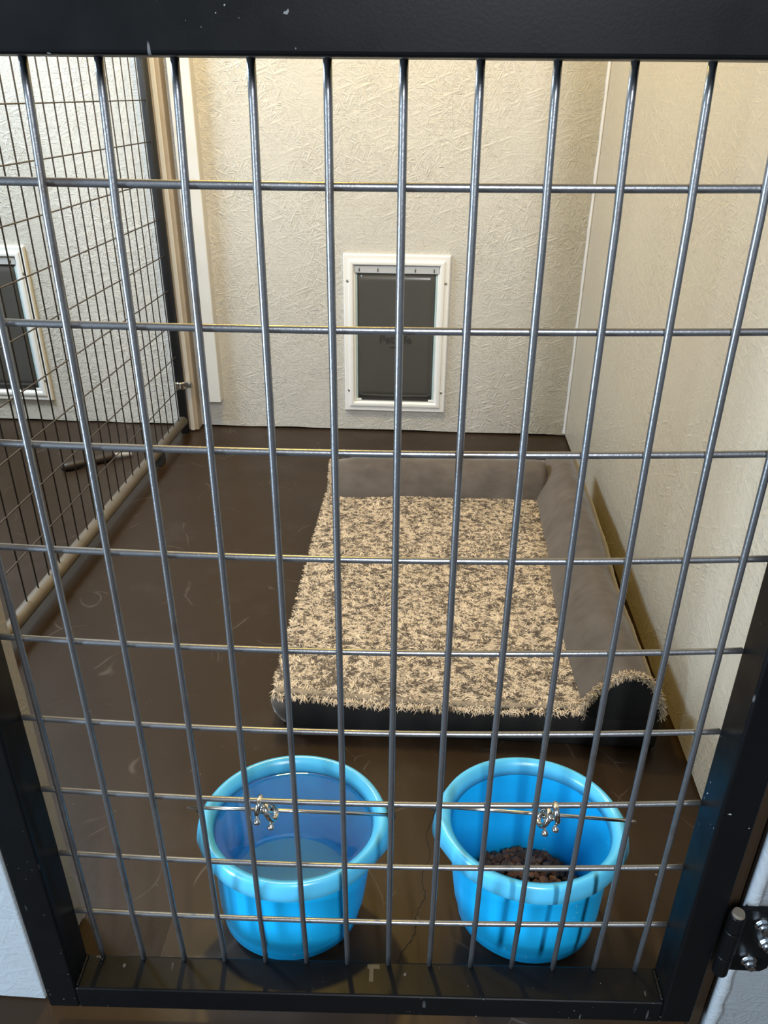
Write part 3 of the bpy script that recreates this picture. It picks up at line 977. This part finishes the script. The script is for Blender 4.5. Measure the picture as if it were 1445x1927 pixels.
MB().box(g(GX0 + T - 0.0005, Y0, ZT), g(GX1 - T + 0.0005, Y1, ZT + T)).build('top_rail', M['frame'], gate, bevel=0.003, seg=3)
# weld beads in the two lower corners
for gx, s in ((GX0 + T, 1), (GX1 - T, -1)):
    pts = [g(gx + s * (0.0015 + 0.0006 * random.random()), Y0 + 0.003 + k * 0.0038, ZB + 0.0015) for k in range(11)]
    MB().tube(pts, [0.0016 + 0.0009 * (k % 2) for k in range(11)], 8).build('weld_bead', M['frame'], gate, smooth=True)
# small bare-metal chip on the bottom rail
chip = MB()
chip.box(g(0.279, Y1 - 0.010, ZB - 0.0002), g(0.294, Y1 - 0.0045, ZB + 0.0002)); chip.box(g(0.2815, Y1 - 0.026, ZB - 0.0002), g(0.2865, Y1 - 0.010, ZB + 0.0002))
chip.build('paint_chip', M['metal_chip'], ro)

def bulge(i, j):
    u = (i - 5.5) / 7.0; w = (j - 4.9) / 5.1
    return -0.0109 * (1 - u * u) * (1 - 0.914 * w * w), -0.0022 * (1 - u * u)
WR = 0.0031
for i in range(-1, 13):
    pts = []
    for k in range(41):
        gz = ZT + (ZB - ZT) * k / 40
        j = -gz / 0.1016
        by_, dz = bulge(i, j)
        e = min(1.0, min(k, 40 - k) / 4)
        pts.append(g(0.0508 * i, by_ * e - 0.0035 * e, gz))
    MB().tube(pts, WR, 12).build('vertical_wire', M['wire'], gate, smooth=True)
for j in range(1, 10):
    pts = []
    for k in range(45):
        gx = GX0 + T + (GX1 - GX0 - 2 * T) * k / 44
        i = gx / 0.0508
        by_, dz = bulge(i, j)
        pts.append(g(gx, by_ + 0.0024, -0.1016 * j + dz))
    MB().tube(pts, WR, 12).build('horizontal_wire', M['wire'], gate, smooth=True)

# ---------------------------------------------------------------- hinge on the right wall
hg = empty('gate_hinge', (0.418, -0.018, 0.12))
tag(hg, 'black steel hinge plate with hex bolts on the wall right of the gate', 'hinge')
def h_(x, y, z): return (x - 0.418, y + 0.018, z - 0.12)
leaf = MB()
out = [(0.408, 0.162), (0.450, 0.162), (0.457, 0.169), (0.457, 0.262), (0.453, 0.268), (0.408, 0.268)]
nlf = len(out)
leaf.add([h_(x, -0.0215, z) for x, z in out] + [h_(x, -0.027, z) for x, z in out],
         [tuple(range(nlf)), tuple(range(nlf, 2 * nlf))] + [(k, (k + 1) % nlf, nlf + (k + 1) % nlf, nlf + k) for k in range(nlf)])
leaf.build('leaf', M['frame'], hg, bevel=0.001)
for z0, z1 in ((0.168, 0.199), (0.200, 0.242), (0.243, 0.268)):
    MB().tube([h_(0.4015, -0.033, z0), h_(0.4015, -0.033, z0 + 0.0015), h_(0.4015, -0.033, z1 - 0.0015), h_(0.4015, -0.033, z1)], [0.0077, 0.0085, 0.0085, 0.0077], 20).build('knuckle', M['frame'], hg)
MB().tube([h_(0.4015, -0.033, 0.268), h_(0.4015, -0.033, 0.272)], [0.0070, 0.0060], 14).build('pin_head', M['rail'], hg)
for x, z in ((0.434, 0.246), (0.445, 0.215), (0.433, 0.182)):
    nut = MB().tube([h_(x, -0.0285, z), h_(x, -0.0335, z)], 0.0068, 6).build('nut', M['zinc'], hg, bevel=0.0006)
    MB().tube([h_(x, -0.027, z), h_(x, -0.0285, z)], 0.0088, 20).build('washer', M['zinc'], nut)
    MB().tube([h_(x, -0.0335, z), h_(x, -0.038, z)], 0.0040, 14).build('bolt_end', M['zinc'], nut)
